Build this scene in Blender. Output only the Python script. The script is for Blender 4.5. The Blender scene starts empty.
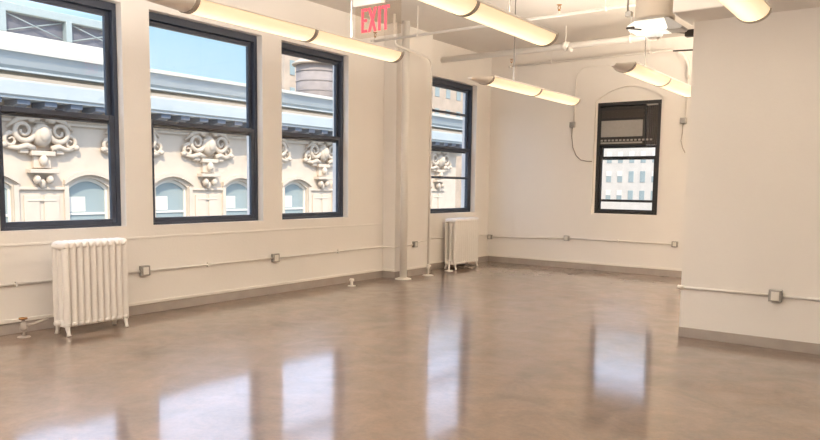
import bpy, bmesh, math, random
from mathutils import Vector, Matrix
random.seed(7)
scene = bpy.context.scene
COL = scene.collection
PI = math.pi

# ---------------------------------------------------------------- camera
F_PX, PITCH, ROLL, YAW = 710.7, 0.09595, 0.01289, 0.63251
CAMX, CAMZ = 7.2303, 1.5
fwd = Vector((-math.sin(YAW)*math.cos(PITCH), math.cos(YAW)*math.cos(PITCH), -math.sin(PITCH)))
rgt = Vector((math.cos(YAW), math.sin(YAW), 0))
upv = rgt.cross(fwd)
r2 = rgt*math.cos(ROLL) + upv*math.sin(ROLL)
u2 = -rgt*math.sin(ROLL) + upv*math.cos(ROLL)
cd = bpy.data.cameras.new('camera')
cam = bpy.data.objects.new('camera', cd); COL.objects.link(cam)
cam.matrix_world = Matrix(((r2.x, u2.x, -fwd.x, CAMX), (r2.y, u2.y, -fwd.y, 0), (r2.z, u2.z, -fwd.z, CAMZ), (0, 0, 0, 1)))
cd.sensor_fit = 'HORIZONTAL'; cd.sensor_width = 36; cd.lens = F_PX/820*36
cd.shift_y = 34.465/820
cd.clip_end = 1000; cd.clip_start = .05
scene.camera = cam

# ---------------------------------------------------------------- world
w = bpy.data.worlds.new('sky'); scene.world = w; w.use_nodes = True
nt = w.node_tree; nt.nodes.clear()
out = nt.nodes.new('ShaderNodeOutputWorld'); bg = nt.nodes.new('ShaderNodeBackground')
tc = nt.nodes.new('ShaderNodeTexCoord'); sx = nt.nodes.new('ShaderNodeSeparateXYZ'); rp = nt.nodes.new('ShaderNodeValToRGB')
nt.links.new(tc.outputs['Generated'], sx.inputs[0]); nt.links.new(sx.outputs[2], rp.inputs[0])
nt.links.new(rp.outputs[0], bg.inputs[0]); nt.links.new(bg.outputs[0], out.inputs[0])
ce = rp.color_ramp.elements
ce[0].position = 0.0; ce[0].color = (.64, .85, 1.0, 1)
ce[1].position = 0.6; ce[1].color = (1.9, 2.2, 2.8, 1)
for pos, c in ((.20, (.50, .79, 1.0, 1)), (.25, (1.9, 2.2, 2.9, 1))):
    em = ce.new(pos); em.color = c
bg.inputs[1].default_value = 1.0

sd = bpy.data.lights.new('sun', 'SUN'); sd.energy = 4.5; sd.angle = math.radians(.6); sd.color = (1, .87, .70)
sun = bpy.data.objects.new('sun', sd); COL.objects.link(sun)
sun.rotation_euler = Vector((-.55, .42, -.72)).to_track_quat('-Z', 'Y').to_euler()

vs = scene.view_settings
vs.view_transform = 'Standard'; vs.look = 'None'; vs.gamma = 1; vs.use_curve_mapping = False
vs.exposure = 0.1
UPLIGHT = 14.0          # watts of each pendant section's tube
scene.cycles.use_denoising = True
scene.cycles.max_bounces = 12; scene.cycles.diffuse_bounces = 7; scene.cycles.glossy_bounces = 4
scene.cycles.transmission_bounces = 6; scene.cycles.transparent_max_bounces = 12
scene.cycles.sample_clamp_indirect = 6

# ---------------------------------------------------------------- materials
MATS = {}
def mat(name, col, rough=.6, metal=0., noise=0., nscale=4., bump=0., bscale=60., emis=None, estr=0., spec=.5):
    m = bpy.data.materials.new(name); m.use_nodes = True; nt = m.node_tree
    b = nt.nodes['Principled BSDF']
    b.inputs['Base Color'].default_value = (*col, 1); b.inputs['Roughness'].default_value = rough
    b.inputs['Metallic'].default_value = metal; b.inputs['Specular IOR Level'].default_value = spec
    tcn = nt.nodes.new('ShaderNodeTexCoord')
    if noise > 0:
        n = nt.nodes.new('ShaderNodeTexNoise'); n.inputs['Scale'].default_value = nscale; n.inputs['Detail'].default_value = 6
        nt.links.new(tcn.outputs['Object'], n.inputs['Vector'])
        r = nt.nodes.new('ShaderNodeValToRGB')
        r.color_ramp.elements[0].position = .3; r.color_ramp.elements[1].position = .7
        r.color_ramp.elements[0].color = (*[max(0, c*(1-noise)) for c in col], 1)
        r.color_ramp.elements[1].color = (*[min(1, c*(1+noise)) for c in col], 1)
        nt.links.new(n.outputs['Fac'], r.inputs[0]); nt.links.new(r.outputs[0], b.inputs['Base Color'])
    if bump > 0:
        n2 = nt.nodes.new('ShaderNodeTexNoise'); n2.inputs['Scale'].default_value = bscale; n2.inputs['Detail'].default_value = 4
        nt.links.new(tcn.outputs['Object'], n2.inputs['Vector'])
        bp = nt.nodes.new('ShaderNodeBump'); bp.inputs['Strength'].default_value = bump; bp.inputs['Distance'].default_value = .01
        nt.links.new(n2.outputs['Fac'], bp.inputs['Height']); nt.links.new(bp.outputs[0], b.inputs['Normal'])
    if emis:
        b.inputs['Emission Color'].default_value = (*emis, 1); b.inputs['Emission Strength'].default_value = estr
    MATS[name] = m; return m

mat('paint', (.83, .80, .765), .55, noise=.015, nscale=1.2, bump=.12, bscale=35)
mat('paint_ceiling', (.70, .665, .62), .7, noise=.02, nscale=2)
mat('paint_pipe', (.80, .77, .73), .4, noise=.01)
mat('white_trim', (.84, .80, .75), .45, noise=.01)
mat('base_grey', (.35, .305, .275), .5, noise=.08, nscale=5)
mat('frame_black', (.032, .042, .068), .42, noise=.1, nscale=9)
mat('radiator_paint', (.82, .79, .76), .38, noise=.015, nscale=12)
mat('box_steel', (.34, .33, .31), .35, metal=.6, noise=.08, nscale=30)
mat('plate_white', (.75, .72, .67), .4, noise=.01)
mat('brass', (.42, .22, .08), .35, metal=.8, noise=.2, nscale=40)
mat('hoop_metal', (.20, .175, .165), .6, noise=.1)
mat('dark_metal', (.07, .06, .055), .5, metal=.3, noise=.1, nscale=20)
mat('housing_white', (.82, .79, .75), .35, noise=.01)
mat('housing_edge', (.42, .38, .34), .5, noise=.02)
mat('diffuser', (.85, .80, .68), .4, emis=(1, .80, .50), estr=.85, noise=.005)
mat('glow_white', (.7, .7, .68), .4, emis=(1, .97, .88), estr=.62, noise=.005)  # tube emission, also given to the head and dome under the duct
mat('exit_red', (.35, .02, .03), .4, emis=(1, .07, .10), estr=.85, noise=.01)
mat('rod_grey', (.13, .12, .11), .5, noise=.05)
mat('cable', (.30, .26, .23), .6, noise=.05)
mat('frame_dark', (.014, .013, .014), .45, noise=.1)
mat('paint_duct', (.60, .53, .45), .5, noise=.02)
mat('side_grey', (.46, .46, .46), .5, noise=.02)
mat('ac_dark', (.010, .009, .009), .5, noise=.1, nscale=20)
mat('ac_panel', (.27, .26, .25), .5, noise=.05, nscale=20)
mat('ac_side', (.030, .022, .018), .5, noise=.05, nscale=20)
mat('stone', (.63, .53, .42), .8, noise=.06, nscale=1.5, bump=.2, bscale=12)
mat('stone_far', (.60, .56, .50), .8, noise=.05, nscale=.6)
mat('brick_far', (.48, .38, .29), .85, noise=.12, nscale=.8)
mat('bracket_metal', (.16, .19, .24), .6, noise=.05)
mat('cornice_metal', (.45, .50, .51), .55, noise=.05, nscale=.8)
mat('cornice_light', (.54, .53, .47), .6, noise=.03, nscale=.8)
mat('outside_glass', (.30, .36, .36), .12, noise=.1, nscale=.6)
mat('blind', (.75, .72, .64), .7, noise=.02)
mat('roof_dark', (.15, .15, .175), .6, noise=.1, nscale=1.5)
mat('roof_frame', (.32, .38, .38), .5, noise=.03)
mat('tank_wood', (.27, .235, .22), .8, noise=.15, nscale=1.5)
mat('tank_roof', (.55, .46, .36), .7, noise=.05)
mat('asphalt', (.12, .12, .12), .9, noise=.1)

def diffuser_mat():
    m = MATS['diffuser']; nt = m.node_tree; b = nt.nodes['Principled BSDF']
    tcn = nt.nodes.new('ShaderNodeTexCoord'); sp = nt.nodes.new('ShaderNodeSeparateXYZ'); ab = nt.nodes.new('ShaderNodeMath'); ab.operation = 'ABSOLUTE'
    mr = nt.nodes.new('ShaderNodeMapRange'); mr.inputs[1].default_value = .0; mr.inputs[2].default_value = .115; mr.inputs[3].default_value = 1.45; mr.inputs[4].default_value = .72
    rr = nt.nodes.new('ShaderNodeValToRGB'); rr.color_ramp.elements[0].color = (1, .84, .55, 1); rr.color_ramp.elements[1].color = (1, .74, .44, 1)
    rr.color_ramp.elements[0].position = .3
    mq = nt.nodes.new('ShaderNodeMath'); mq.operation = 'MULTIPLY'; mq.inputs[1].default_value = 1/.115
    nt.links.new(tcn.outputs['Object'], sp.inputs[0]); nt.links.new(sp.outputs[0], ab.inputs[0]); nt.links.new(ab.outputs[0], mr.inputs[0])
    nt.links.new(ab.outputs[0], mq.inputs[0]); nt.links.new(mq.outputs[0], rr.inputs[0])
    nt.links.new(rr.outputs[0], b.inputs['Emission Color']); nt.links.new(mr.outputs[0], b.inputs['Emission Strength'])
    b.inputs['Base Color'].default_value = (.5, .46, .38, 1)
    for l in list(nt.links):
        if l.to_socket == b.inputs['Base Color']: nt.links.remove(l)
diffuser_mat()
def glass_mat(name, tint, refl):
    m = bpy.data.materials.new(name); m.use_nodes = True; nt = m.node_tree; nt.nodes.clear()
    o = nt.nodes.new('ShaderNodeOutputMaterial'); t = nt.nodes.new('ShaderNodeBsdfTransparent'); g = nt.nodes.new('ShaderNodeBsdfGlossy')
    t.inputs[0].default_value = (*tint, 1); g.inputs[1].default_value = .01
    lw = nt.nodes.new('ShaderNodeLayerWeight'); lw.inputs[0].default_value = .5
    pw = nt.nodes.new('ShaderNodeMath'); pw.operation = 'POWER'; pw.inputs[1].default_value = 4.5
    f = nt.nodes.new('ShaderNodeMath'); f.operation = 'MULTIPLY_ADD'; f.inputs[1].default_value = .6; f.inputs[2].default_value = refl*.6
    nt.links.new(lw.outputs['Facing'], pw.inputs[0]); nt.links.new(pw.outputs[0], f.inputs[0])
    mx = nt.nodes.new('ShaderNodeMixShader')
    nt.links.new(f.outputs[0], mx.inputs[0]); nt.links.new(t.outputs[0], mx.inputs[1]); nt.links.new(g.outputs[0], mx.inputs[2])
    nt.links.new(mx.outputs[0], o.inputs[0]); MATS[name] = m
glass_mat('glass', (.985, .99, .99), .04)
glass_mat('acrylic', (.93, .90, .86), .04)

def floor_mat():
    m = bpy.data.materials.new('polished_concrete'); m.use_nodes = True; nt = m.node_tree; b = nt.nodes['Principled BSDF']
    L = nt.links.new; N = nt.nodes.new
    tcn = N('ShaderNodeTexCoord')
    def noise(scale, detail=6, rough=.6, dist=0.):
        n = N('ShaderNodeTexNoise'); n.inputs['Scale'].default_value = scale; n.inputs['Detail'].default_value = detail
        n.inputs['Roughness'].default_value = rough; n.inputs['Distortion'].default_value = dist
        L(tcn.outputs['Object'], n.inputs['Vector']); return n
    def ramp(src, p0, c0, p1, c1):
        r = N('ShaderNodeValToRGB'); e = r.color_ramp.elements
        e[0].position = p0; e[0].color = (*c0, 1); e[1].position = p1; e[1].color = (*c1, 1); L(src, r.inputs[0]); return r
    big = ramp(noise(.45, 5, .6, .6).outputs['Fac'], .35, (.185, .120, .083), .65, (.240, .162, .114))
    mid = ramp(noise(2.2, 8, .65, 1.2).outputs['Fac'], .35, (.74, .74, .75), .68, (1.14, 1.13, 1.12))
    fine = ramp(noise(28, 4, .7).outputs['Fac'], .38, (.88, .88, .88), .6, (1.05, 1.05, 1.05))
    stain = ramp(noise(1.1, 10, .72, 2.5).outputs['Fac'], .62, (1, 1, 1), .76, (.76, .75, .74))
    cur = big
    for s in (mid, fine, stain):
        mx = N('ShaderNodeMix'); mx.data_type = 'RGBA'; mx.blend_type = 'MULTIPLY'; mx.inputs[0].default_value = 1
        L(cur.outputs[0] if cur is big else cur.outputs[2], mx.inputs[6]); L(s.outputs[0], mx.inputs[7]); cur = mx
    L(cur.outputs[2], b.inputs['Base Color'])
    rr = ramp(noise(3.5, 6, .6, .8).outputs['Fac'], .3, (.28, .28, .28), .7, (.42, .42, .42))
    L(rr.outputs[0], b.inputs['Roughness'])
    bp = N('ShaderNodeBump'); bp.inputs['Strength'].default_value = .05; bp.inputs['Distance'].default_value = .01
    L(noise(5, 3, .5).outputs['Fac'], bp.inputs['Height']); L(bp.outputs[0], b.inputs['Normal'])
    b.inputs['Specular IOR Level'].default_value = .6
    b.inputs['Coat Weight'].default_value = 1; b.inputs['Coat IOR'].default_value = 1.55; b.inputs['Coat Roughness'].default_value = .10
    L(bp.outputs[0], b.inputs['Coat Normal'])
    MATS['floor'] = m
floor_mat()

# ---------------------------------------------------------------- mesh helpers
class MB:
    def __init__(s): s.bm = bmesh.new()
    def box(s, x0, x1, y0, y1, z0, z1, bev=0.):
        bm = bmesh.new()
        bmesh.ops.create_cube(bm, size=1)
        for v in bm.verts:
            v.co = Vector(((x0+x1)/2 + v.co.x*abs(x1-x0), (y0+y1)/2 + v.co.y*abs(y1-y0), (z0+z1)/2 + v.co.z*abs(z1-z0)))
        if bev: bmesh.ops.bevel(bm, geom=bm.edges[:], offset=bev, segments=2, affect='EDGES', profile=.5)
        s._merge(bm); return s
    def _merge(s, bm):
        me = bpy.data.meshes.new('tmp'); bm.to_mesh(me); bm.free(); s.bm.from_mesh(me); bpy.data.meshes.remove(me)
    def tube(s, pts, r, n=12, cap=True, sy=1.):
        pts = [Vector(p) for p in pts]; rs = r if isinstance(r, (list, tuple)) else [r]*len(pts)
        rings = []; t0 = (pts[1]-pts[0]).normalized()
        a = t0.orthogonal().normalized()
        for i, p in enumerate(pts):
            if i == 0: t = pts[1]-pts[0]
            elif i == len(pts)-1: t = pts[-1]-pts[-2]
            else: t = (pts[i+1]-pts[i]).normalized() + (pts[i]-pts[i-1]).normalized()
            if t.length < 1e-9: t = t0
            t.normalize(); a = (a - t*a.dot(t)).normalized(); b = t.cross(a)
            rings.append([s.bm.verts.new(p + (a*math.cos(2*PI*k/n) + b*math.sin(2*PI*k/n)*sy)*rs[i]) for k in range(n)])
        for i in range(len(rings)-1):
            for k in range(n):
                f = s.bm.faces.new((rings[i][k], rings[i][(k+1) % n], rings[i+1][(k+1) % n], rings[i+1][k])); f.smooth = True
        if cap:
            s.bm.faces.new(rings[0][::-1]); s.bm.faces.new(rings[-1])
        return s
    def lathe(s, c, prof, n=24, ax='z'):
        c = Vector(c); rings = []
        for r, h in prof:
            ring = []
            for k in range(n):
                a = 2*PI*k/n
                if ax == 'z': v = Vector((r*math.cos(a), r*math.sin(a), h))
                elif ax == 'x': v = Vector((h, r*math.cos(a), r*math.sin(a)))
                else: v = Vector((r*math.sin(a), h, r*math.cos(a)))
                ring.append(s.bm.verts.new(c+v))
            rings.append(ring)
        for i in range(len(rings)-1):
            for k in range(n):
                f = s.bm.faces.new((rings[i][k], rings[i][(k+1) % n], rings[i+1][(k+1) % n], rings[i+1][k])); f.smooth = True
        s.bm.faces.new(rings[0][::-1]); s.bm.faces.new(rings[-1]); return s
    def prism(s, poly, axis, a, b):
        # poly 2-D; axis 'x': poly=(y,z) ; 'y': poly=(x,z) ; 'z': poly=(x,y)
        def P(u, v, t): return {'x': (t, u, v), 'y': (u, t, v), 'z': (u, v, t)}[axis]
        A = [s.bm.verts.new(P(u, v, a)) for u, v in poly]; B = [s.bm.verts.new(P(u, v, b)) for u, v in poly]
        n = len(poly)
        s.bm.faces.new(A[::-1]); s.bm.faces.new(B)
        for i in range(n): s.bm.faces.new((A[i], A[(i+1) % n], B[(i+1) % n], B[i]))
        return s
    def ell(s, c, rx, ry, rz, n=16):
        bm = bmesh.new(); bmesh.ops.create_uvsphere(bm, u_segments=n, v_segments=n//2, radius=1)
        for v in bm.verts: v.co = Vector((c[0]+v.co.x*rx, c[1]+v.co.y*ry, c[2]+v.co.z*rz))
        for f in bm.faces: f.smooth = True
        s._merge(bm); return s
    def wall(s, axis, u0, u1, z0, z1, t0, t1, ops, n=14):
        """slab along u with openings (ua, ub, za, zb, rise); thickness t0..t1; arched head when rise>0"""
        cuts = {u0, u1}
        for (ua, ub, za, zb, rise) in ops:
            k = n if rise > 0 else 1
            for i in range(k+1): cuts.add(ua + (ub-ua)*i/k)
        cuts = sorted(cuts)
        def P(u, z, t): return (t, u, z) if axis == 'y' else (u, t, z)
        V = {}
        def vert(u, z, t):
            k = (round(u, 5), round(z, 5), t)
            if k not in V: V[k] = s.bm.verts.new(P(u, z, t))
            return V[k]
        def quad(pts):
            vs_ = []
            for p in pts:
                v = vert(*p)
                if v not in vs_: vs_.append(v)
            if len(vs_) > 2:
                try: s.bm.faces.new(vs_)
                except ValueError: pass
        def head(op, u):
            ua, ub, za, zb, rise = op; q = (u-(ua+ub)/2)/((ub-ua)/2)
            return zb + rise*(1-q*q)
        for a, b in zip(cuts[:-1], cuts[1:]):
            m = (a+b)/2; op = next((o for o in ops if o[0] < m < o[1]), None)
            spans = [((z0, z0), (z1, z1))] if not op else [((z0, z0), (op[2], op[2])), ((head(op, a), head(op, b)), (z1, z1))]
            for (la, lb), (ha, hb) in spans:
                for t in (t0, t1): quad([(a, la, t), (b, lb, t), (b, hb, t), (a, ha, t)])
            if op:
                quad([(a, op[2], t0), (b, op[2], t0), (b, op[2], t1), (a, op[2], t1)])
                quad([(a, head(op, a), t0), (b, head(op, b), t0), (b, head(op, b), t1), (a, head(op, a), t1)])
                if abs(a-op[0]) < 1e-6: quad([(a, op[2], t0), (a, head(op, a), t0), (a, head(op, a), t1), (a, op[2], t1)])
                if abs(b-op[1]) < 1e-6: quad([(b, op[2], t0), (b, head(op, b), t0), (b, head(op, b), t1), (b, op[2], t1)])
        for (ea, eb, za, zb) in ((u0, u1, z0, z0), (u0, u1, z1, z1)):
            quad([(ea, za, t0), (eb, za, t0), (eb, zb, t1), (ea, zb, t1)])
        for e in (u0, u1): quad([(e, z0, t0), (e, z1, t0), (e, z1, t1), (e, z0, t1)])
        return s
    def build(s, name, m, parent=None, kind=None):
        bmesh.ops.recalc_face_normals(s.bm, faces=s.bm.faces[:])
        off = Vector((0, 0, 0)); q = parent
        while q is not None: off += q.location; q = q.parent
        if off.length: bmesh.ops.translate(s.bm, verts=s.bm.verts[:], vec=-off)
        me = bpy.data.meshes.new(name); s.bm.to_mesh(me); s.bm.free()
        me.materials.append(MATS[m]); o = bpy.data.objects.new(name, me); COL.objects.link(o)
        if parent is not None: o.parent = parent
        if kind: o['kind'] = kind
        return o

def tag(o, label, cat, group=None, kind=None):
    o['label'] = label; o['category'] = cat
    if group: o['group'] = group
    if kind: o['kind'] = kind
    return o
def thing(name, loc, label, cat, group=None):
    o = bpy.data.objects.new(name, None); COL.objects.link(o); o.location = loc; o.empty_display_size = .1
    return tag(o, label, cat, group)
def struct_empty(name, loc):
    o = bpy.data.objects.new(name, None); COL.objects.link(o); o.location = loc; o['kind'] = 'structure'; return o
def copy_tree(o, parent=None):
    c = o.copy(); COL.objects.link(c)
    if parent is not None: c.parent = parent
    for ch in [k for k in COL.objects if k.parent == o]: copy_tree(ch, c)
    return c
def setorigin(o, loc):
    loc = Vector(loc); o.data.transform(Matrix.Translation(-loc)); o.location = loc; return o

# ---------------------------------------------------------------- room shell
CEIL = 4.06; XR = 11.5; YB = 12.515; Y0 = -4.0; T = .32
SILL, HEAD = 1.011, 3.439
WINS = [(3.18, 4.513), (4.852, 6.525), (6.868, 8.240), (10.30, 11.986), (-3.3, -1.7), (-1.3, .3), (.65, 2.2)]
MB().box(-T, XR+.2, Y0-.2, YB+T, -.2, 0).build('floor', 'floor', kind='structure')
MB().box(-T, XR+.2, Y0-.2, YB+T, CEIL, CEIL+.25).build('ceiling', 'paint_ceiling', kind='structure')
MB().wall('y', Y0, YB, 0, CEIL, -T, 0, [(a, b, SILL, HEAD, 0) for a, b in WINS]).build('wall_left', 'paint', kind='structure')
BX1, BX2, BS, BT = 2.21, 3.35, 1.05, 3.04
wb = MB().wall('x', -T, XR+.2, 0, CEIL, YB, YB+.05, [(2.17, 3.40, BS-.01, 3.06, .24)])
wb.wall('x', -T, XR+.2, 0, CEIL, YB+.05, YB+T, [(BX1, BX2, BS, BT, 0)])
wb.build('wall_back', 'paint', kind='structure')
MB().box(XR, XR+.2, Y0, YB, 0, CEIL).build('wall_right', 'paint', kind='structure')
MB().box(-T, XR+.2, Y0-.2, Y0, 0, CEIL).build('wall_rear', 'paint', kind='structure')
PX0, PY = 5.2115, 7.443
MB().box(PX0, XR, PY, PY+.2, 0, 3.145).build('wall_partition', 'paint', kind='structure')
MB().box(5.14, XR, 6.96, PY+.2, 3.145, CEIL, .012).build('trim_1', 'paint', kind='structure')       # beam over the partition
PIE = (9.10, 10.10); PD = .255
MB().box(0, PD, PIE[0], PIE[1], 0, CEIL, .008).build('wall_pier', 'paint', kind='structure')

def base(name, segs):
    m = MB(); c = MB()
    for ax, a, b, w0, sgn in segs:
        for mm, h0, h1, t in ((m, 0, .112, .014), (c, .112, .145, .022)):
            lo, hi = sorted((w0, w0+sgn*t))
            if ax == 'y': mm.box(lo, hi, a, b, h0, h1, .003)
            else: mm.box(a, b, lo, hi, h0, h1, .003)
    o = m.build(name, 'base_grey', kind='structure'); c.build('baseboard_cap', 'white_trim', o)
base('baseboard_left', [('y', Y0, PIE[0], 0, 1), ('y', PIE[1], YB, 0, 1), ('x', 0, PD+.014, PIE[0], -1), ('y', PIE[0], PIE[1], PD, 1), ('x', 0, PD+.014, PIE[1], 1)])
base('baseboard_back', [('x', .02, XR, YB, -1)])
m = MB().box(PX0, XR, PY-.014, PY, 0, .10, .003); m.build('baseboard_partition', 'base_grey', kind='structure')
MB().box(0, .008, Y0, PIE[0], .865, .890, .003).build('trim_2', 'paint', kind='structure')

# ---------------------------------------------------------------- windows
def sash(parent, name, y0, y1, z0, z1, x, st=.055, top=.055, bot=.055, bars=()):
    m = MB()
    m.box(x-.022, x+.022, y0, y0+st, z0, z1, .004); m.box(x-.022, x+.022, y1-st, y1, z0, z1, .004)
    m.box(x-.022, x+.022, y0+st, y1-st, z1-top, z1, .004); m.box(x-.022, x+.022, y0+st, y1-st, z0, z0+bot, .004)
    for b in bars: m.box(x-.018, x+.018, y0+st, y1-st, b-.022, b+.022, .004)
    o = m.build(name, 'frame_black', parent)
    MB().box(x-.003, x+.003, y0+st-.005, y1-st+.005, z0+bot-.005, z1-top+.005).build('glass_pane', 'glass', o)
    return o
def side_window(n, y0, y1, bars_u=(), bars_l=()):
    r = struct_empty('window_%d' % n, (-.15, (y0+y1)/2, SILL))
    m = MB(); xa, xb = -.21, -.10
    m.box(xa, xb, y0, y0+.05, SILL, HEAD, .004); m.box(xa, xb, y1-.05, y1, SILL, HEAD, .004)
    m.box(xa, xb, y0+.05, y1-.05, HEAD-.085, HEAD, .004); m.box(xa, xb+.01, y0+.05, y1-.05, SILL, SILL+.028, .004)
    m.build('window_frame', 'frame_black', r)
    mid = 2.185
    sash(r, 'upper_sash', y0+.05, y1-.05, mid-.045, HEAD-.085, -.18, bars=bars_u)
    s = sash(r, 'lower_sash', y0+.05, y1-.05, SILL+.028, mid+.045, -.133, bars=bars_l)
    MB().box(-.112, -.088, (y0+y1)/2-.04, (y0+y1)/2+.04, mid+.045, mid+.06, .004).build('sash_lock', 'frame_black', r)
    return r
for i, (a, b) in enumerate(WINS[:3]): side_window(i+1, a, b)
side_window(4, *WINS[3], bars_u=(2.87,), bars_l=(1.665,))
for i, (a, b) in enumerate(WINS[4:]): side_window(i+6, a, b)  # unseen windows behind the camera, added to let in more daylight

# back window with the unit in its upper half
r = struct_empty('window_5', ((BX1+BX2)/2, YB+.12, BS))
m = MB(); ya, yb_ = YB+.05, YB+.17
m.box(BX1, BX1+.055, ya, yb_, BS, BT, .004); m.box(BX2-.055, BX2, ya, yb_, BS, BT, .004)
m.box(BX1+.055, BX2-.055, ya, yb_, BT-.06, BT, .004); m.box(BX1+.055, BX2-.055, ya, yb_, BS, BS+.05, .004)
m.build('window_frame', 'frame_dark', r)
def bsash(name, z0, z1, y, bars=(), st=.045):
    m = MB(); x0, x1 = BX1+.055, BX2-.055
    m.box(x0, x0+st, y-.02, y+.02, z0, z1, .004); m.box(x1-st, x1, y-.02, y+.02, z0, z1, .004)
    m.box(x0+st, x1-st, y-.02, y+.02, z1-.04, z1, .004); m.box(x0+st, x1-st, y-.02, y+.02, z0, z0+.03, .004)
    for b in bars: m.box(x0+st, x1-st, y-.018, y+.018, b-.022, b+.022, .004)
    o = m.build(name, 'frame_dark', r)
    MB().box(x0+st-.005, x1-st+.005, y-.003, y+.003, z0+.025, z1-.035).build('glass_pane', 'glass', o)
bsash('upper_sash', 2.02, BT-.06, YB+.145, bars=(2.25,))
bsash('lower_sash', BS+.05, 2.08, YB+.10, bars=(1.285,))
t = thing('window_air_conditioner', (2.7, YB+.08, 2.25), 'dark air conditioner with grey front panel filling top of far wall window', 'air conditioner')
MB().box(BX1+.06, 3.10, YB-.005, YB+.12, 2.27, 2.95, .012).build('housing', 'ac_dark', t)
MB().box(BX1+.10, 3.06, YB-.018, YB-.004, 2.42, 2.71, .006).build('front_panel', 'ac_panel', t)
m = MB()
for k in range(12): m.box(BX1+.12+k*.078, BX1+.17+k*.078, YB-.014, YB-.004, 2.765, 2.79); 
for k in range(12): m.box(BX1+.12+k*.078, BX1+.17+k*.078, YB-.014, YB-.004, 2.85, 2.875)
m.box(BX1+.10, 3.06, YB-.006, YB-.004, 2.75, 2.89); m.build('vent_grille', 'ac_side', t)
m = MB().box(BX1+.10, 3.06, YB-.016, YB-.004, 2.30, 2.33)
for k in range(14): m.box(BX1+.10+k*.068, BX1+.14+k*.068, YB-.02, YB-.004, 2.345, 2.375)
m.build('louver', 'ac_panel', t)
m = MB()
for k in range(6): m.box(3.105+k*.032, 3.105+k*.032+.026, YB+.03, YB+.06, 2.27, 2.95, .004)
m.build('side_filler_panel', 'ac_side', t)
MB().box(3.10, 3.29, YB+.02, YB+.065, 2.95, 2.975, .003).build('mounting_rail', 'ac_panel', t)

# ---------------------------------------------------------------- radiators
def radiator(nsec, label, y0, xb, group):
    P = .0685; D = .27; t = thing('radiator', (xb+D/2, y0, 0), label, 'radiator', group)
    Zb, Zt = .07, .93
    for k in range(nsec):
        y = y0 + P*(k+.5); m = MB()
        for c in range(3):
            x = xb + .045 + c*(D-.09)/2
            pts = [(x, y, Zb+.02), (x, y, Zb+.06), (x, y, Zt-.07), (x, y, Zt-.03)]
            m.tube(pts, [.034, .036, .036, .034], 12, True, .60)
        for z, h in ((Zt-.045, .048), (Zb+.045, .040)):       # rounded loops joining the columns
            m.tube([(xb+.012, y, z), (xb+.028, y, z), (xb+.06, y, z), (xb+D-.06, y, z), (xb+D-.028, y, z), (xb+D-.012, y, z)],
                   [h*.35, h*.8, h, h, h*.8, h*.35], 12, True, .64)
        for z in (Zt-.06, Zb+.055): m.tube([(xb+D/2, y-P/2, z), (xb+D/2, y+P/2, z)], .03, 12)
        m.build('radiator_section', 'radiator_paint', t)
    for yy in (y0+P*.5, y0+P*(nsec-.5)):
        for xx, dx in ((xb+.05, -.03), (xb+D-.05, .03)):
            MB().tube([(xx, yy, Zb+.05), (xx+dx*.3, yy, .065), (xx+dx*.8, yy, .028), (xx+dx, yy, .0)], [.030, .022, .018, .024], 10).build('leg', 'radiator_paint', t)
    for zz in (Zb+.055,):
        MB().tube([(xb+D/2, y0-.045, zz), (xb+D/2, y0, zz)], [.022, .032], 10).build('pipe_plug', 'radiator_paint', t)
    return t
radiator(10, 'white cast iron radiator under the leftmost big window, ridged front seen from room', 3.50, .29, 'white cast iron radiators along window wall')
radiator(12, 'white cast iron radiator past the pier below narrow divided window', 10.80, .075, 'white cast iron radiators along window wall')

t = thing('radiator_valve', (.235, 3.25, 0), 'brass radiator valve rising from floor at far left beside radiator', 'valve')
MB().lathe((.235, 3.25, 0), [(.06, 0), (.055, .006), (.03, .012)]).build('floor_flange', 'base_grey', t)
MB().tube([(.235, 3.25, .01), (.235, 3.25, .075)], .016).build('riser', 'base_grey', t)
MB().lathe((.235, 3.25, .06), [(.02, 0), (.036, .01), (.038, .04), (.028, .06), (.03, .075), (.018, .085), (.012, .12)]).build('valve_body', 'base_grey', t)
MB().lathe((.235, 3.25, .17), [(.012, 0), (.036, .004), (.040, .012), (.036, .02), (.012, .024)]).build('hand_wheel', 'brass', t)
MB().tube([(.235, 3.25, .105), (.235, 3.36, .115), (.30, 3.46, .16)], .016).build('supply_pipe', 'base_grey', t)

# ---------------------------------------------------------------- risers and stubs
t = thing('steam_riser_pipe', (.40, 9.14, 0), 'thick white vertical pipe standing full height at the pier corner', 'pipe')
MB().tube([(.40, 9.14, 0), (.40, 9.14, CEIL)], .060, 20).build('pipe', 'paint_pipe', t)
MB().lathe((.40, 9.14, 0), [(.135, 0), (.13, .012), (.09, .022), (.062, .03)]).build('floor_flange', 'paint_pipe', t)
t = thing('thin_riser_pipe', (.43, 9.80, 0), 'thin white vertical pipe turning along pier top, right of thick pipe', 'pipe')
MB().tube([(.43, 9.80, 0), (.43, 9.80, 3.45), (.435, 9.79, 3.51), (.45, 9.74, 3.55), (.50, 9.62, 3.565), (.54, 9.4, 3.57), (.54, 8.74, 3.61), (.54, 8.68, 3.63), (.54, 8.65, 3.70), (.54, 8.65, CEIL)], .019, 12).build('pipe', 'paint_pipe', t)
MB().lathe((.43, 9.80, 0), [(.095, 0), (.09, .01), (.03, .02)]).build('floor_flange', 'paint_pipe', t)
MB().lathe((.43, 9.80, .12), [(.026, 0), (.028, .01), (.028, .06), (.02, .075)]).build('pipe_coupling', 'paint_pipe', t)
t = thing('capped_pipe_stub', (.30, 7.99, 0), 'short white capped pipe stub on floor before the pier', 'pipe stub')
MB().tube([(.30, 7.99, 0), (.30, 7.99, .09)], .020).build('pipe', 'paint_pipe', t)
MB().lathe((.30, 7.99, 0), [(.062, 0), (.058, .01), (.022, .016)]).build('floor_flange', 'paint_pipe', t)
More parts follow.
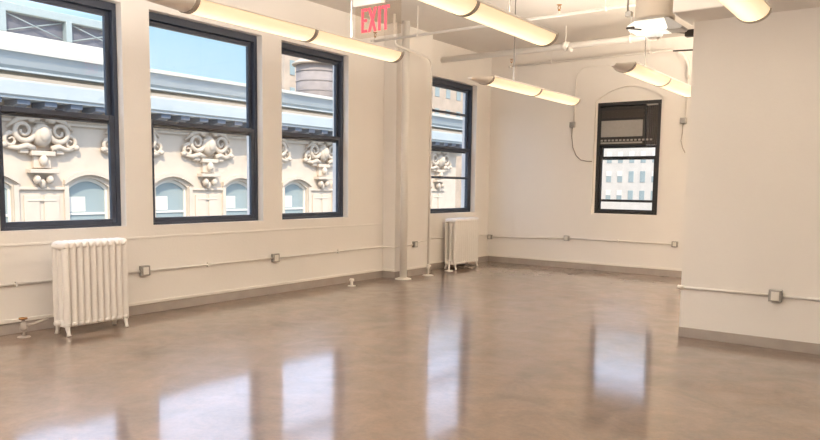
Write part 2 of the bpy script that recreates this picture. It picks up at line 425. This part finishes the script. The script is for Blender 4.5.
MB().lathe((.30, 7.99, .075), [(.032, 0), (.036, .008), (.036, .03), (.028, .036)]).build('cap', 'paint_pipe', t)
t = thing('radiator_supply_stub', (.36, 10.55, 0), 'low white pipe flange on floor just left of the far radiator', 'pipe stub')
MB().lathe((.36, 10.55, 0), [(.08, 0), (.075, .012), (.024, .02)]).build('floor_flange', 'paint_pipe', t)
MB().tube([(.36, 10.55, .0), (.36, 10.55, .06), (.33, 10.60, .11), (.21, 10.73, .165)], .018).build('pipe', 'paint_pipe', t)

# ---------------------------------------------------------------- conduits and outlet boxes
def outlet(x, y, z, axis, label, s=.115, group='grey steel outlet boxes on surface conduit', dep=.05, plate=True):
    # axis: wall normal direction ('x+' or 'y-')
    t = thing('outlet_box', (x, y, z), label, 'outlet', group); h = s/2
    if axis == 'x+':
        MB().box(x, x+dep, y-h, y+h, z-h, z+h, .006).build('metal_box', 'box_steel', t)
        if plate:
            c = MB().box(x+dep, x+dep+.005, y-h*.60, y+h*.60, z-h*.72, z+h*.72, .002).build('cover_plate', 'plate_white', t)
            MB().box(x+dep+.005, x+dep+.007, y-.014, y+.014, z+.008, z+.03).box(x+dep+.005, x+dep+.007, y-.014, y+.014, z-.03, z-.008).build('socket', 'plate_white', c)
    else:
        MB().box(x-h, x+h, y-dep, y, z-h, z+h, .006).build('metal_box', 'box_steel', t)
        if plate:
            c = MB().box(x-h*.60, x+h*.60, y-dep-.005, y-dep, z-h*.72, z+h*.72, .002).build('cover_plate', 'plate_white', t)
            MB().box(x-.014, x+.014, y-dep-.007, y-dep-.005, z+.008, z+.03).box(x-.014, x+.014, y-dep-.007, y-dep-.005, z-.03, z-.008).build('socket', 'plate_white', c)
    return t
outlet(0, 4.71, .499, 'x+', 'outlet box on window wall just right of the near radiator')
outlet(0, 6.715, .499, 'x+', 'outlet box on window wall under gap between second and third window')
outlet(PD, 9.62, .53, 'x+', 'outlet box on the pier between thick and thin pipe', .10)
outlet(.07, YB, .50, 'y-', 'outlet box in the far corner just right of far radiator', .09)
outlet(1.72, YB, .562, 'y-', 'outlet box low on far wall, left of the far window', .10)
outlet(3.705, YB, .565, 'y-', 'outlet box low on far wall, right beside partition edge', .10)
outlet(6.086, PY, .511, 'y-', 'outlet box on the tan partition wall at right', .115)
def straps(root, pts, ax):
    for p in pts:
        m = MB()
        if ax == 'x+': m.box(p[0], p[0]+.012+.02, p[1]-.012, p[1]+.012, p[2]-.028, p[2]+.028, .004)
        else: m.box(p[0]-.012, p[0]+.012, p[1]-.032, p[1], p[2]-.028, p[2]+.028, .004)
        m.build('pipe_strap', 'paint_pipe', root)
def conduit(pts, label, r=.0125, st=(), ax='x+'):
    t = thing('conduit', pts[0], label, 'conduit')
    MB().tube(pts, r, 10).build('pipe', 'paint_pipe', t); straps(t, st, ax); return t
e = .015
conduit([(e, Y0, .48), (e, 4.652, .492)], 'white surface conduit on window wall passing behind near radiator', st=[(0, 2.6, .488), (0, 3.3, .489)])
conduit([(e, 4.768, .496), (e, 6.657, .498)], 'white surface conduit on window wall between its two outlet boxes', st=[(0, 5.6, .497)])
conduit([(e, 6.773, .499), (e, 9.03, .505), (.03, 9.07, .506), (.08, 9.085, .506), (.23, 9.085, .507), (.262, 9.095, .508), (.27, 9.13, .51), (.27, 9.565, .525)], 'white surface conduit on window wall wrapping around the pier corner', st=[(0, 8.0, .502)])
conduit([(.27, 9.67, .53), (.27, 9.74, .56), (.27, 9.80, .575), (.27, 10.07, .575), (.262, 10.11, .575), (.23, 10.115, .575), (.05, 10.115, .575), (e, 10.15, .575), (e, 12.2, .55), (.02, YB-e, .52)], 'white surface conduit rising from pier outlet and passing behind far radiator')
conduit([(.115, YB-e, .50), (1.67, YB-e, .56)], 'white surface conduit on far wall from the corner outlet', ax='y-')
conduit([(1.77, YB-e, .562), (3.655, YB-e, .565)], 'white surface conduit low on far wall under the far window', st=[(2.7, YB, .563)], ax='y-')
c0 = conduit([(PX0+.01, PY-e, .511), (6.028, PY-e, .511)], 'white surface conduit on partition from its free edge to outlet', ax='y-')
MB().tube([(PX0-.028, PY-e, .511), (PX0+.03, PY-e, .511)], .021, 12).build('end_cap', 'plate_white', c0)
conduit([(6.144, PY-e, .511), (XR, PY-e, .505)], 'white surface conduit on partition running right of its outlet', ax='y-', st=[(7.2, PY, .509)])

# ---------------------------------------------------------------- junction boxes on the far wall with hanging cables
def jbox(x, z, cond, cable, l1, l2, l3):
    t = outlet(x, YB, z, 'y-', l1, .10, 'junction boxes high on far wall', .055, plate=False)
    MB().box(x-.042, x+.042, YB-.06, YB-.055, z-.042, z+.042, .002).build('cover_plate', 'box_steel', t)
    o = thing('conduit', (x, YB-e, z), l2, 'conduit'); MB().tube(cond, .011, 10).build('pipe', 'paint_pipe', o)
    o = thing('dangling_cable', (x, YB-.03, z-.05), l3, 'cable'); MB().tube(cable, .008, 8).build('cord', 'cable', o)
    return o
y_ = YB-e
jbox(1.76, 2.664, [(1.775, y_, 2.71), (1.80, y_, 3.50), (1.82, y_, 3.58), (1.87, y_, 3.65), (1.95, y_, 3.69), (2.1, y_, 3.70), (3.1, y_, 3.66)],
     [(1.76, YB-.03, 2.615), (1.755, YB-.03, 2.45), (1.78, YB-.02, 2.25), (1.85, YB-.02, 2.10), (1.94, YB-.02, 2.02), (2.05, YB-.02, 1.995), (2.16, YB-.02, 1.99)],
     'small grey junction box high on far wall, left of the far window', 'white conduit rising from left junction box and bending right over window', 'thin cable drooping from left junction box toward far window frame')
jbox(3.745, 2.655, [(3.77, y_, 2.70), (3.79, y_, 3.60), (3.79, y_, 3.66)],
     [(3.745, YB-.03, 2.61), (3.74, YB-.03, 2.45), (3.73, YB-.05, 2.32), (3.76, YB-.04, 2.2), (3.80, YB-.03, 2.12)],
     'small grey junction box high on far wall, right of the far window', 'white conduit rising from right junction box beside partition edge', 'short loose cable hanging from right junction box')

# ---------------------------------------------------------------- ceiling pipes
def sprinkler_head(root, x, y, z, up=1):
    m = MB().lathe((x, y, z), [(.014, 0), (.016, .02), (.010, .03)] )
    m.tube([(x-.014, y, z+.03), (x-.018, y, z+.05), (x-.006, y, z+.075)], .005, 6).tube([(x+.014, y, z+.03), (x+.018, y, z+.05), (x+.006, y, z+.075)], .005, 6)
    m.lathe((x, y, z+.075), [(.008, 0), (.032, .004), (.034, .008), (.01, .012)], 16)
    m.build('sprinkler_head', 'brass', root)
def hanger(root, x, y, z, r, top=CEIL):
    MB().tube([(x, y, z+r), (x, y, top)], .006, 8).lathe((x, y, z), [(r+.006, -.013), (r+.010, -.012), (r+.010, .012), (r+.006, .013)], 20, 'x').build('pipe_hanger', 'paint_pipe', root)
SY, SZ = 8.45, 3.65
t = thing('sprinkler_pipe', (.38, SY, SZ), 'thin white ceiling pipe just beyond the exit sign, with brass sprinkler heads', 'pipe')
MB().tube([(.30, SY, SZ), (4.40, SY, SZ), (4.45, SY, SZ+.02), (4.47, SY, SZ+.07), (4.47, SY, CEIL)], .019, 12).build('pipe', 'paint_pipe', t)
MB().tube([(.27, SY, SZ), (.33, SY, SZ)], .028, 12).build('end_cap', 'paint_pipe', t)
for x in (.34, 3.30): MB().tube([(x, SY, SZ), (x, SY, SZ+.05)], .016, 10).build('fitting', 'paint_pipe', t); sprinkler_head(t, x, SY, SZ+.045)
hanger(t, 1.12, SY, SZ, .019)
hanger(t, 3.9, SY, SZ, .019)
P2 = 12.28
t = thing('sprinkler_pipe', (.55, P2, 3.80), 'thin white ceiling pipe nearest the far wall, bending down at partition', 'pipe')
MB().tube([(.55, P2, 3.80), (3.45, P2, 3.80), (3.60, P2, 3.79), (3.72, P2+.02, 3.74), (3.78, P2+.08, 3.64), (3.79, YB-.06, 3.55), (3.79, YB-.05, 3.35)], .021, 12).build('pipe', 'paint_pipe', t)
MB().tube([(.52, P2, 3.80), (.58, P2, 3.80)], .030, 12).build('end_cap', 'paint_pipe', t)
MB().tube([(.57, P2, 3.80), (.57, P2, 3.86)], .016, 10).build('fitting', 'paint_pipe', t); sprinkler_head(t, .57, P2, 3.85)
hanger(t, 1.4, P2, 3.80, .021); hanger(t, 3.2, P2, 3.80, .021)
MY, MZ = 10.75, 3.74
t = thing('main_ceiling_pipe', (0, MY, MZ), 'wide cream ceiling pipe running from window wall above far window', 'pipe')
MB().tube([(.0, MY, MZ), (3.66, MY, MZ), (3.74, MY, MZ+.02), (3.78, MY, MZ+.09), (3.78, MY, CEIL)], .050, 18).build('pipe', 'paint_pipe', t)
MB().tube([(2.32, MY, MZ), (2.42, MY, MZ)], .066, 18).build('pipe_coupling', 'paint_pipe', t)
MB().tube([(2.42, MY-.03, MZ-.03), (2.50, MY-.07, MZ-.09)], [.03, .026], 12).build('drain_plug', 'paint_pipe', t)
hanger(t, 2.36, MY, MZ, .066); hanger(t, 3.4, MY, MZ, .05)

# ---------------------------------------------------------------- exit sign
EY = 5.8
t = thing('exit_sign', (2.53, EY, CEIL), 'red lettered EXIT sign hanging from the ceiling near the pier', 'sign')
MB().box(2.22, 2.60, EY-.035, EY+.035, 3.345, 3.44, .006).build('housing', 'housing_edge', t)
MB().tube([(2.42, EY, 3.44), (2.42, EY, CEIL)], .011, 10).lathe((2.42, EY, CEIL-.02), [(.012, 0), (.05, .008), (.055, .019)]).build('stem', 'paint_pipe', t)
pl = MB().box(2.235, 2.83, EY-.005, EY+.005, 3.02, 3.345, .001).build('acrylic_plate', 'acrylic', t)
LZ0, LZ1, yA, yB = 3.075, 3.315, EY-.013, EY-.006
def lbox(x0, x1, z0, z1): return MB().box(x0, x1, yA, yB, z0, z1)
s = .028; zm = (LZ0+LZ1)/2
MB().box(2.325, 2.325+s, yA, yB, LZ0, LZ1).box(2.325+s, 2.40, yA, yB, LZ1-s, LZ1).box(2.325+s, 2.395, yA, yB, zm-s/2, zm+s/2).box(2.325+s, 2.40, yA, yB, LZ0, LZ0+s).build('letter_e', 'exit_red', pl)
MB().prism([(2.412, LZ0), (2.444, LZ0), (2.525, LZ1), (2.493, LZ1)], 'y', yA, yB).prism([(2.493, LZ0), (2.525, LZ0), (2.444, LZ1), (2.412, LZ1)], 'y', yA-.0005, yB-.0005).build('letter_x', 'exit_red', pl)
lbox(2.545, 2.545+s+.004, LZ0, LZ1).build('letter_i', 'exit_red', pl)
MB().box(2.592, 2.69, yA, yB, LZ1-s, LZ1).box(2.627, 2.655, yA, yB, LZ0, LZ1-s).build('letter_t', 'exit_red', pl)

# ---------------------------------------------------------------- pendant fluorescent fixtures
LZ = 2.70; HW = .115; DH = .085
def arcpts(n=12, k=1.0, dz=0.):
    return [(HW*k*math.cos(PI+PI*i/n), LZ+dz + DH*(1 - k*math.sin(PI*i/n))) for i in range(n+1)]
def pendant(x, y0, y1, label, rods, pw=1., ym=None):
    ym = ym or (y0+y1)/2
    t = thing('pendant_light', (x, ym, LZ), label, 'pendant light', 'linear pendant lights hanging in rows')
    for a, b in ((y0, ym), (ym, y1)):
        outer = arcpts(14); inner = [(px*.965, pz+.004) for px, pz in outer]
        poly = [(x+px, pz) for px, pz in outer] + [(x+px, pz) for px, pz in inner[::-1]]
        dfu = MB().prism(poly, 'y', a+.018, b-.018).build('diffuser', 'diffuser', t)
        for p in dfu.data.polygons: p.use_smooth = True
        # tube light inside the trough, open to the ceiling
        MB().tube([(x, a+.05, LZ+.062), (x, b-.05, LZ+.062)], .013, 10).build('fluorescent_tube', 'glow_white', t)
        ld = bpy.data.lights.new('tube_glow', 'AREA'); ld.shape = 'RECTANGLE'; ld.size = .16; ld.size_y = (b-a)-.12
        ld.energy = UPLIGHT*pw; ld.color = (1, .95, .89) if x < 3 else (1, .86, .68)
        lo = bpy.data.objects.new('tube_glow', ld); COL.objects.link(lo); lo.parent = t
        lo.location = (0, (a+b)/2-ym, .088); lo.rotation_euler = (PI, 0, 0)
    for yy in (y0, ym, y1):
        o = arcpts(14, 1.05, -.003); poly = [(x+px, pz) for px, pz in o] + [(x+HW*1.05, LZ+DH+.006), (x-HW*1.05, LZ+DH+.006)]
        lo_, hi_ = (yy-.018, yy+.018)
        MB().prism(poly, 'y', lo_, hi_).build('end_plate', 'housing_edge', t)
    # white tapering cover at the near end
    m = MB(); A = arcpts(14); B = arcpts(14, .30, -.045); va = [m.bm.verts.new((x+p[0], y0-.018, p[1])) for p in A]; vb = [m.bm.verts.new((x+p[0]*1., y0-.34, p[1])) for p in B]
    for i in range(14): m.bm.faces.new((va[i], va[i+1], vb[i+1], vb[i]))
    m.bm.faces.new(va); m.bm.faces.new(vb)
    m.bm.faces.new((va[0], va[14], vb[14], vb[0]))
    m.build('tapered_end_cover', 'housing_white', t)
    for sx_ in (-1, 1):
        MB().box(x+sx_*HW-.007, x+sx_*HW+.007, y0, y1, LZ+DH-.006, LZ+DH+.010, .002).build('side_rail', 'housing_white', t)
    for ry in rods:
        m = MB().tube([(x, ry, LZ+DH), (x, ry, CEIL)], .006, 8).lathe((x, ry, CEIL-.025), [(.012, 0), (.05, .01), (.055, .024)], 16)
        m.box(x-HW, x+HW, ry-.012, ry+.012, LZ+DH-.004, LZ+DH+.010, .002)
        m.build('hanger_rod', 'rod_grey', t)
    return t
pendant(2.90, 3.22, 5.59, 'linear pendant light over the window side, passing in front of second and third windows', [4.97], 3.2)
pendant(4.48, 3.14, 5.64, 'linear pendant light at top centre, its far end right of the exit sign', [3.9, 5.02], 1., 4.36)
pendant(6.10, 3.30, 5.65, 'linear pendant light at top right in front of the partition', [3.9, 5.0], 1.5)
pendant(2.90, 7.36, 9.86, 'linear pendant light right of the narrow divided window, before far wall', [8.05], .5)
pendant(4.57, 7.33, 9.75, 'linear pendant light above the far window, running behind partition edge', [7.95], .5)
for x, nm, pw in ((2.90, 'window side', 22.), (4.48, 'middle', 4.), (6.10, 'third', 1.5), (7.70, 'fourth', 1.)):
    pendant(x, -1.1, 1.25, 'added unseen pendant light at camera end of %s row' % nm, [-.5, .7], pw)  # unseen fixtures behind the camera, added as fill for the room
pendant(7.70, 3.30, 5.65, 'added unseen pendant light of fourth row, right of the top right one', [3.9, 5.0], 1.5)  # out-of-frame fixture added for extra room light
pendant(6.10, 7.95, 10.3, 'added hidden pendant light behind the partition, in line with top right one', [8.4, 9.8], 8.)  # hidden fixture added to brighten the far wall
pendant(7.70, 7.95, 10.3, 'added hidden pendant light behind the partition, farther right of its neighbour there', [8.4, 9.8], 22.)  # second hidden fixture, added as the stronger far-wall fill

# ---------------------------------------------------------------- round duct and glowing head by the partition end
t = thing('round_duct', (4.88, 7.2, CEIL), 'wide cream round duct dropping from ceiling beside the partition beam', 'duct')
MB().lathe((4.90, 7.2, 3.15), [(.178, 0), (.192, .005), (.192, .03), (.185, .04), (.185, CEIL-3.15)], 36).build('duct_shell', 'paint_duct', t)
MB().tube([(4.655, 7.12, 3.22), (4.655, 7.12, CEIL)], .010, 8).box(4.64, 4.70, 7.09, 7.15, 3.20, 3.25, .004).build('side_rod', 'box_steel', t)
t = thing('glowing_duct_head', (4.93, 7.2, 3.10), 'white head with added glow, and round bulb under the round duct', 'fixture')  # bright head of unknown kind; its glow is added through the material
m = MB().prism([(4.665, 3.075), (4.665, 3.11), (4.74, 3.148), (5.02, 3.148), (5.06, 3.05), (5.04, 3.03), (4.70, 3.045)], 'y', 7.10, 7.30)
m.build('glow_head', 'glow_white', t)
MB().prism([(5.061, 3.05), (5.022, 3.148), (5.06, 3.148), (5.20, 3.05), (5.18, 3.03), (5.045, 3.03)], 'y', 7.10, 7.30).build('side_housing', 'side_grey', t)
MB().ell((4.90, 7.2, 3.02), .085, .085, .055, 24).build('dome', 'glow_white', t)
MB().lathe((4.90, 7.2, 2.985), [(.04, -.02), (.065, 0), (.07, .02)], 24).build('dome_rim', 'housing_white', t)
t = thing('support_rod', (5.0, 7.2, 3.05), 'dark metal support rod running from glowing head to bracket on partition edge', 'rod')
MB().tube([(4.70, 6.98, 3.06), (5.14, 7.50, 3.055)], .007, 8).build('rod', 'dark_metal', t)
MB().box(5.12, 5.2115, 7.46, 7.54, 3.02, 3.085, .005).build('bracket', 'ac_side', t)
MB().lathe((4.74, 6.98, 3.06), [(.008, -.04), (.012, -.03), (.012, .03), (.008, .04)], 12, 'x').build('sleeve', 'dark_metal', t)
t = thing('support_rod', (5.2, 7.43, 2.92), 'short dark rod sticking out from partition edge below the glowing head', 'rod')
MB().tube([(5.02, 7.44, 2.885), (5.225, 7.46, 2.88)], .008, 8).build('rod', 'dark_metal', t)

# ================================================================ outside: ornate building across the street
FX = -18.1; FY0, FY1 = 4.0, 39.5; SP = 3.55; C0 = 12.55
b = thing('ornate_stone_building', (FX, 20, -22), 'cream stone building across street with grey cornice, scrollwork and arched windows', 'building')
carts = [C0 + SP*k for k in range(-2, 8)]; wins = [C0 + SP/2 + SP*k for k in range(-3, 8)]
wins = [y for y in wins if FY0+1 < y < FY1-1]
MB().wall('y', FY0, FY1, -22, 5.0, FX-.6, FX, [(y-.8, y+.8, -.9, 1.30, .34) for y in wins]).build('facade_wall', 'stone', b)
MB().box(FX-12, FX-.6, FY0, FY1, -22, 4.9).build('building_body', 'stone', b)
def prof(pts, m, name, parent): return MB().prism(pts, 'y', FY0-.6, FY1+.5).build(name, m, parent)
# frieze, dentils, cornice mouldings (x, z)
prof([(FX-.5, 3.50), (FX+.12, 3.50), (FX+.12, 3.58), (FX+.06, 3.62), (FX+.06, 3.95), (FX-.5, 3.95)], 'stone', 'frieze', b)
m = MB(); y = FY0
while y < FY1: m.box(FX+.05, FX+.20, y, y+.15, 3.66, 3.86); y += .27
m.build('dentils', 'stone', b)
lip = FX+1.15
prof([(FX-.6, 4.18), (lip-.08, 4.18), (lip-.08, 4.24), (lip, 4.30), (lip, 4.72), (lip-.02, 4.78), (FX-.6, 4.78)], 'cornice_metal', 'lower_fascia', b)
prof([(FX-.6, 4.78), (lip-.04, 4.78), (lip-.02, 4.90), (lip-.32, 4.905), (lip-.32, 5.03), (FX-.6, 5.03)], 'tank_roof', 'bead_moulding', b)
prof([(FX-.6, 5.03), (lip+.06, 5.03), (lip+.06, 5.08), (lip+.02, 5.10), (lip+.12, 5.2), (lip+.22, 5.45), (lip+.30, 5.60), (FX-.6, 5.60)], 'cornice_metal', 'crown_moulding', b)
prof([(FX-.6, 5.60), (lip+.36, 5.60), (lip+.36, 5.72), (lip+.2, 5.76), (FX-.6, 5.80)], 'cornice_light', 'cornice_top', b)
first = None; y = FY0+.2; k = 0
while y < FY1-.1:
    if first is None:
        m = MB().prism([(FX+.06, 3.86), (FX+.45, 3.90), (FX+.8, 4.0), (lip-.18, 4.02), (lip-.16, 4.18), (FX+.06, 4.18)], 'y', y, y+.42)
        first = m.build('cornice_bracket', 'bracket_metal', b); y1_ = y
    else:
        c = first.copy(); COL.objects.link(c); c.parent = b; c.location = first.location + Vector((0, y-y1_, 0))
    y += .90
# arched windows
def spiral(cx, cz, r0, turns, sgn, start, x, n=34):
    return [(x, cx + sgn*r0*(1-.8*i/n)*math.cos(start+2*PI*turns*i/n), cz + r0*(1-.8*i/n)*math.sin(start+2*PI*turns*i/n)) for i in range(n+1)]
fw = None
for y in wins:
    if fw is None:
        f = MB().wall('y', y-.8, y+.8, -.9, 1.70, FX-.28, FX-.16, [(y-.72, y+.72, -.82, 1.22, .30)])
        f.box(FX-.26, FX-.18, y-.72, y+.72, .28, .36)
        fw = f.build('window', 'blind', b); fy = y
        MB().box(FX-.25, FX-.23, y-.74, y+.74, -.85, 1.55).build('glass_pane', 'outside_glass', fw)
        MB().box(FX-.22, FX-.215, y-.70, y-.05, .40, .95).build('blind', 'blind', fw)
        # hood moulding following the arch
        n = 16; pts = []
        for i in range(n+1):
            q = -1+2*i/n; pts.append((y+q*.98, 1.40+.36*(1-q*q)))
        poly = pts + [(a, c+.17) for a, c in pts[::-1]]
        hd = MB().prism(poly, 'x', FX, FX+.16).build('window_hood', 'stone', b)
        bd = MB().box(FX, FX+.1, y-.98, y-.82, -.9, 1.36).box(FX, FX+.1, y+.82, y+.98, -.9, 1.36).build('window_surround', 'stone', b)
    else:
        for src in (fw, hd, bd):
            c = src.copy(); COL.objects.link(c); c.parent = b; c.location = src.location + Vector((0, y-fy, 0))
            for g in [o for o in COL.objects if o.parent == src]:
                d = g.copy(); COL.objects.link(d); d.parent = c
# cartouches with scrolls
ct = None
for y in carts:
    if ct is None:
        m = MB()
        m.ell((FX+.15, y, 3.10), .32, .34, .42, 18); m.ell((FX+.38, y, 3.12), .14, .20, .27, 14)
        for sg in (-1, 1):
            m.tube(spiral(y+sg*.62, 3.22, .40, 1.6, sg, PI*.9, FX+.20), [.11-.07*i/34 for i in range(35)], 8)
            m.tube(spiral(y+sg*1.02, 2.88, .26, 1.3, -sg, PI*.3, FX+.14), [.09-.06*i/34 for i in range(35)], 8)
            m.tube([(FX+.22, y+sg*.1, 3.66), (FX+.25, y+sg*.4, 3.72), (FX+.2, y+sg*.8, 3.60), (FX+.12, y+sg*1.15, 3.30)], [.10, .12, .10, .04], 8)
            m.tube([(FX+.2, y+sg*.30, 2.62), (FX+.25, y+sg*.55, 2.72), (FX+.2, y+sg*.85, 2.62), (FX+.1, y+sg*1.2, 2.66)], [.12, .10, .09, .05], 8)
            m.ell((FX+.2, y+sg*.35, 3.62), .14, .16, .12, 10); m.ell((FX+.14, y+sg*1.25, 2.72), .12, .12, .10, 10)
        ct = m.build('scroll_cartouche', 'stone', b)
        m = MB()
        m.box(FX, FX+.30, y-.42, y+.42, 2.38, 2.55, .03).box(FX, FX+.18, y-.30, y+.30, 1.95, 2.38, .03)
        m.ell((FX+.25, y, 2.22), .16, .15, .20, 12).box(FX, FX+.36, y-.50, y+.50, 1.78, 1.92, .02)
        for sg in (-1, 1): m.ell((FX+.2, y+sg*.22, 1.56), .18, .12, .16, 12); m.box(FX, FX+.22, y+sg*.62-.15, y+sg*.62+.15, 2.45, 2.62, .03)
        m.ell((FX+.12, y, 1.42), .12, .12, .18, 10)
        cb = m.build('corbel', 'stone', b)
        m = MB().box(FX, FX+.10, y-.80, y+.80, 1.20, 1.30, .02)
        m.box(FX, FX+.05, y-.62, y-.08, -.6, 1.02, .015); m.box(FX, FX+.05, y+.08, y+.62, -.6, 1.02, .015); m.box(FX, FX+.07, y-.5, y+.5, .80, .86, .01)
        pp = m.build('pilaster_panel', 'stone', b); cy = y
    else:
        for src in (ct, cb, pp):
            c = src.copy(); COL.objects.link(c); c.parent = b; c.location = src.location + Vector((0, y-cy, 0))

# rooftop steel frame structure behind the cornice (first window)
RX = -24.0
def ry_at(px_y): return px_y
t = thing('rooftop_steel_structure', (RX, 15, 4.9), 'pale steel frame with dark panels and cross braces on opposite roof', 'rooftop structure')
RY0, RY1, RZ0, RZ1 = 8.0, 19.7, 7.55, 8.45
MB().box(RX-.1, RX+.05, RY0, RY1, RZ0, RZ1).build('dark_panel', 'roof_dark', t)
MB().box(RX-.1, RX+.35, RY0, RY1, RZ1-.05, RZ1+.30, .03).build('top_beam', 'roof_frame', t)
MB().box(RX-.1, RX+.40, RY0, RY1, 4.9, RZ0, .03).build('base_wall', 'cornice_light', t)
PYS = [8.3, 11.2, 14.0, 16.75, 19.5]
for yy in PYS: MB().box(RX+.05, RX+.40, yy-.13, yy+.13, RZ0, RZ1, .02).build('post', 'roof_frame', t)
for a, c in zip(PYS[:-1], PYS[1:]):
    MB().tube([(RX+.15, a+.2, RZ0+.1), (RX+.15, c-.2, RZ1-.1)], .025, 8).build('cross_brace', 'roof_frame', t)
    MB().tube([(RX+.20, c-.2, RZ0+.1), (RX+.20, a+.2, RZ1-.1)], .025, 8).build('cross_brace', 'roof_frame', t)
t = thing('roof_vent', (-21, 12.6, 4.9), 'small white vent hood on opposite roof at left edge of first window', 'vent')
MB().lathe((-21, 12.45, 4.9), [(.25, 0), (.25, 1.5), (.42, 1.6), (.45, 1.8), (.30, 2.05), (.1, 2.12)], 20).build('vent_hood', 'housing_white', t)

# water tank
t = thing('rooftop_water_tank', (-30, 38.6, 4.9), 'wooden rooftop water tank with conical roof beyond third window', 'water tank')
TX, TY, TR = -30, 38.95, 1.55
MB().lathe((TX, TY, 6.6), [(TR, 0), (TR, 3.6)], 32).build('tank_body', 'tank_wood', t)
MB().lathe((TX, TY, 10.2), [(TR+.3, 0), (TR+.32, .1), (.08, 1.15)], 32).build('conical_roof', 'tank_roof', t)
for zz in (6.9, 7.6, 8.3, 9.0, 9.7): MB().lathe((TX, TY, zz), [(TR, -.04), (TR+.04, -.03), (TR+.04, .03), (TR, .04)], 32).build('hoop', 'hoop_metal', t)
for a in range(4): MB().box(TX+1.0*math.cos(PI/4+a*PI/2)-.12, TX+1.0*math.cos(PI/4+a*PI/2)+.12, TY+1.0*math.sin(PI/4+a*PI/2)-.12, TY+1.0*math.sin(PI/4+a*PI/2)+.12, 4.9, 6.6).build('leg', 'dark_metal', t)

def tower(name, label, x0, x1, y0, y1, z1, m, face, fh, ws, ww, wh, zlo, wz=0.):
    t = thing(name, ((x0+x1)/2, (y0+y1)/2, -22), label, 'building')
    MB().box(x0, x1, y0, y1, -22, z1).build('wall', m, t)
    MB().box(x0-.25, x1+.25, y0-.25, y1+.25, z1, z1+.7, .05).build('parapet', m, t)
    src = None; z = zlo; n = 0
    lo, hi = (y0, y1) if face == 'x' else (x0, x1)
    while z < z1-wh-.5 and n < 96:
        u = lo+ws*.6
        while u < hi-ws*.5 and n < 96:
            if src is None:
                if face == 'x': src = MB().box(x1-.05, x1+.06, u-ww/2, u+ww/2, z, z+wh, .02).build('window', 'outside_glass', t)
                else:
                    src = MB().box(u-ww/2, u+ww/2, y0-.06, y0+.05, z, z+wh, .02).build('window', 'outside_glass', t)
                    MB().box(u-ww/2, u+ww/2, y0-.10, y0-.06, z+wh*.55, z+wh, .01).build('blind', 'blind', src)
                su, sz = u, z
            else:
                c = src.copy(); COL.objects.link(c); c.parent = t
                c.location = src.location + (Vector((0, u-su, z-sz)) if face == 'x' else Vector((u-su, 0, z-sz)))
                if random.random() < .6:
                    for g in [o for o in COL.objects if o.parent == src]:
                        d = g.copy(); COL.objects.link(d); d.parent = c
            n += 1; u += ws
        z += fh
    return t
tower('stone_tower', 'tan masonry tower behind the rooftop water tank', -42, -40, 45.2, 56, 14.0, 'brick_far', 'x', 2.4, 1.6, .6, 1.3, 6.5)
tower('high_rise_building', 'tall pale tan building above the cornice beyond narrow divided window', -60, -46, 74, 120, 18, 'brick_far', 'x', 3.2, 2.6, 1.0, 1.7, 10)
tower('pale_office_building', 'pale stone building with rows of windows seen through far window', -40, -4, 112, 130, 26, 'stone_far', 'y', 3.05, 1.82, .80, 1.75, -6.6)

g = MB().box(-150, 150, -80, 250, -22.4, -22).build('ground', 'asphalt'); g['kind'] = 'structure'
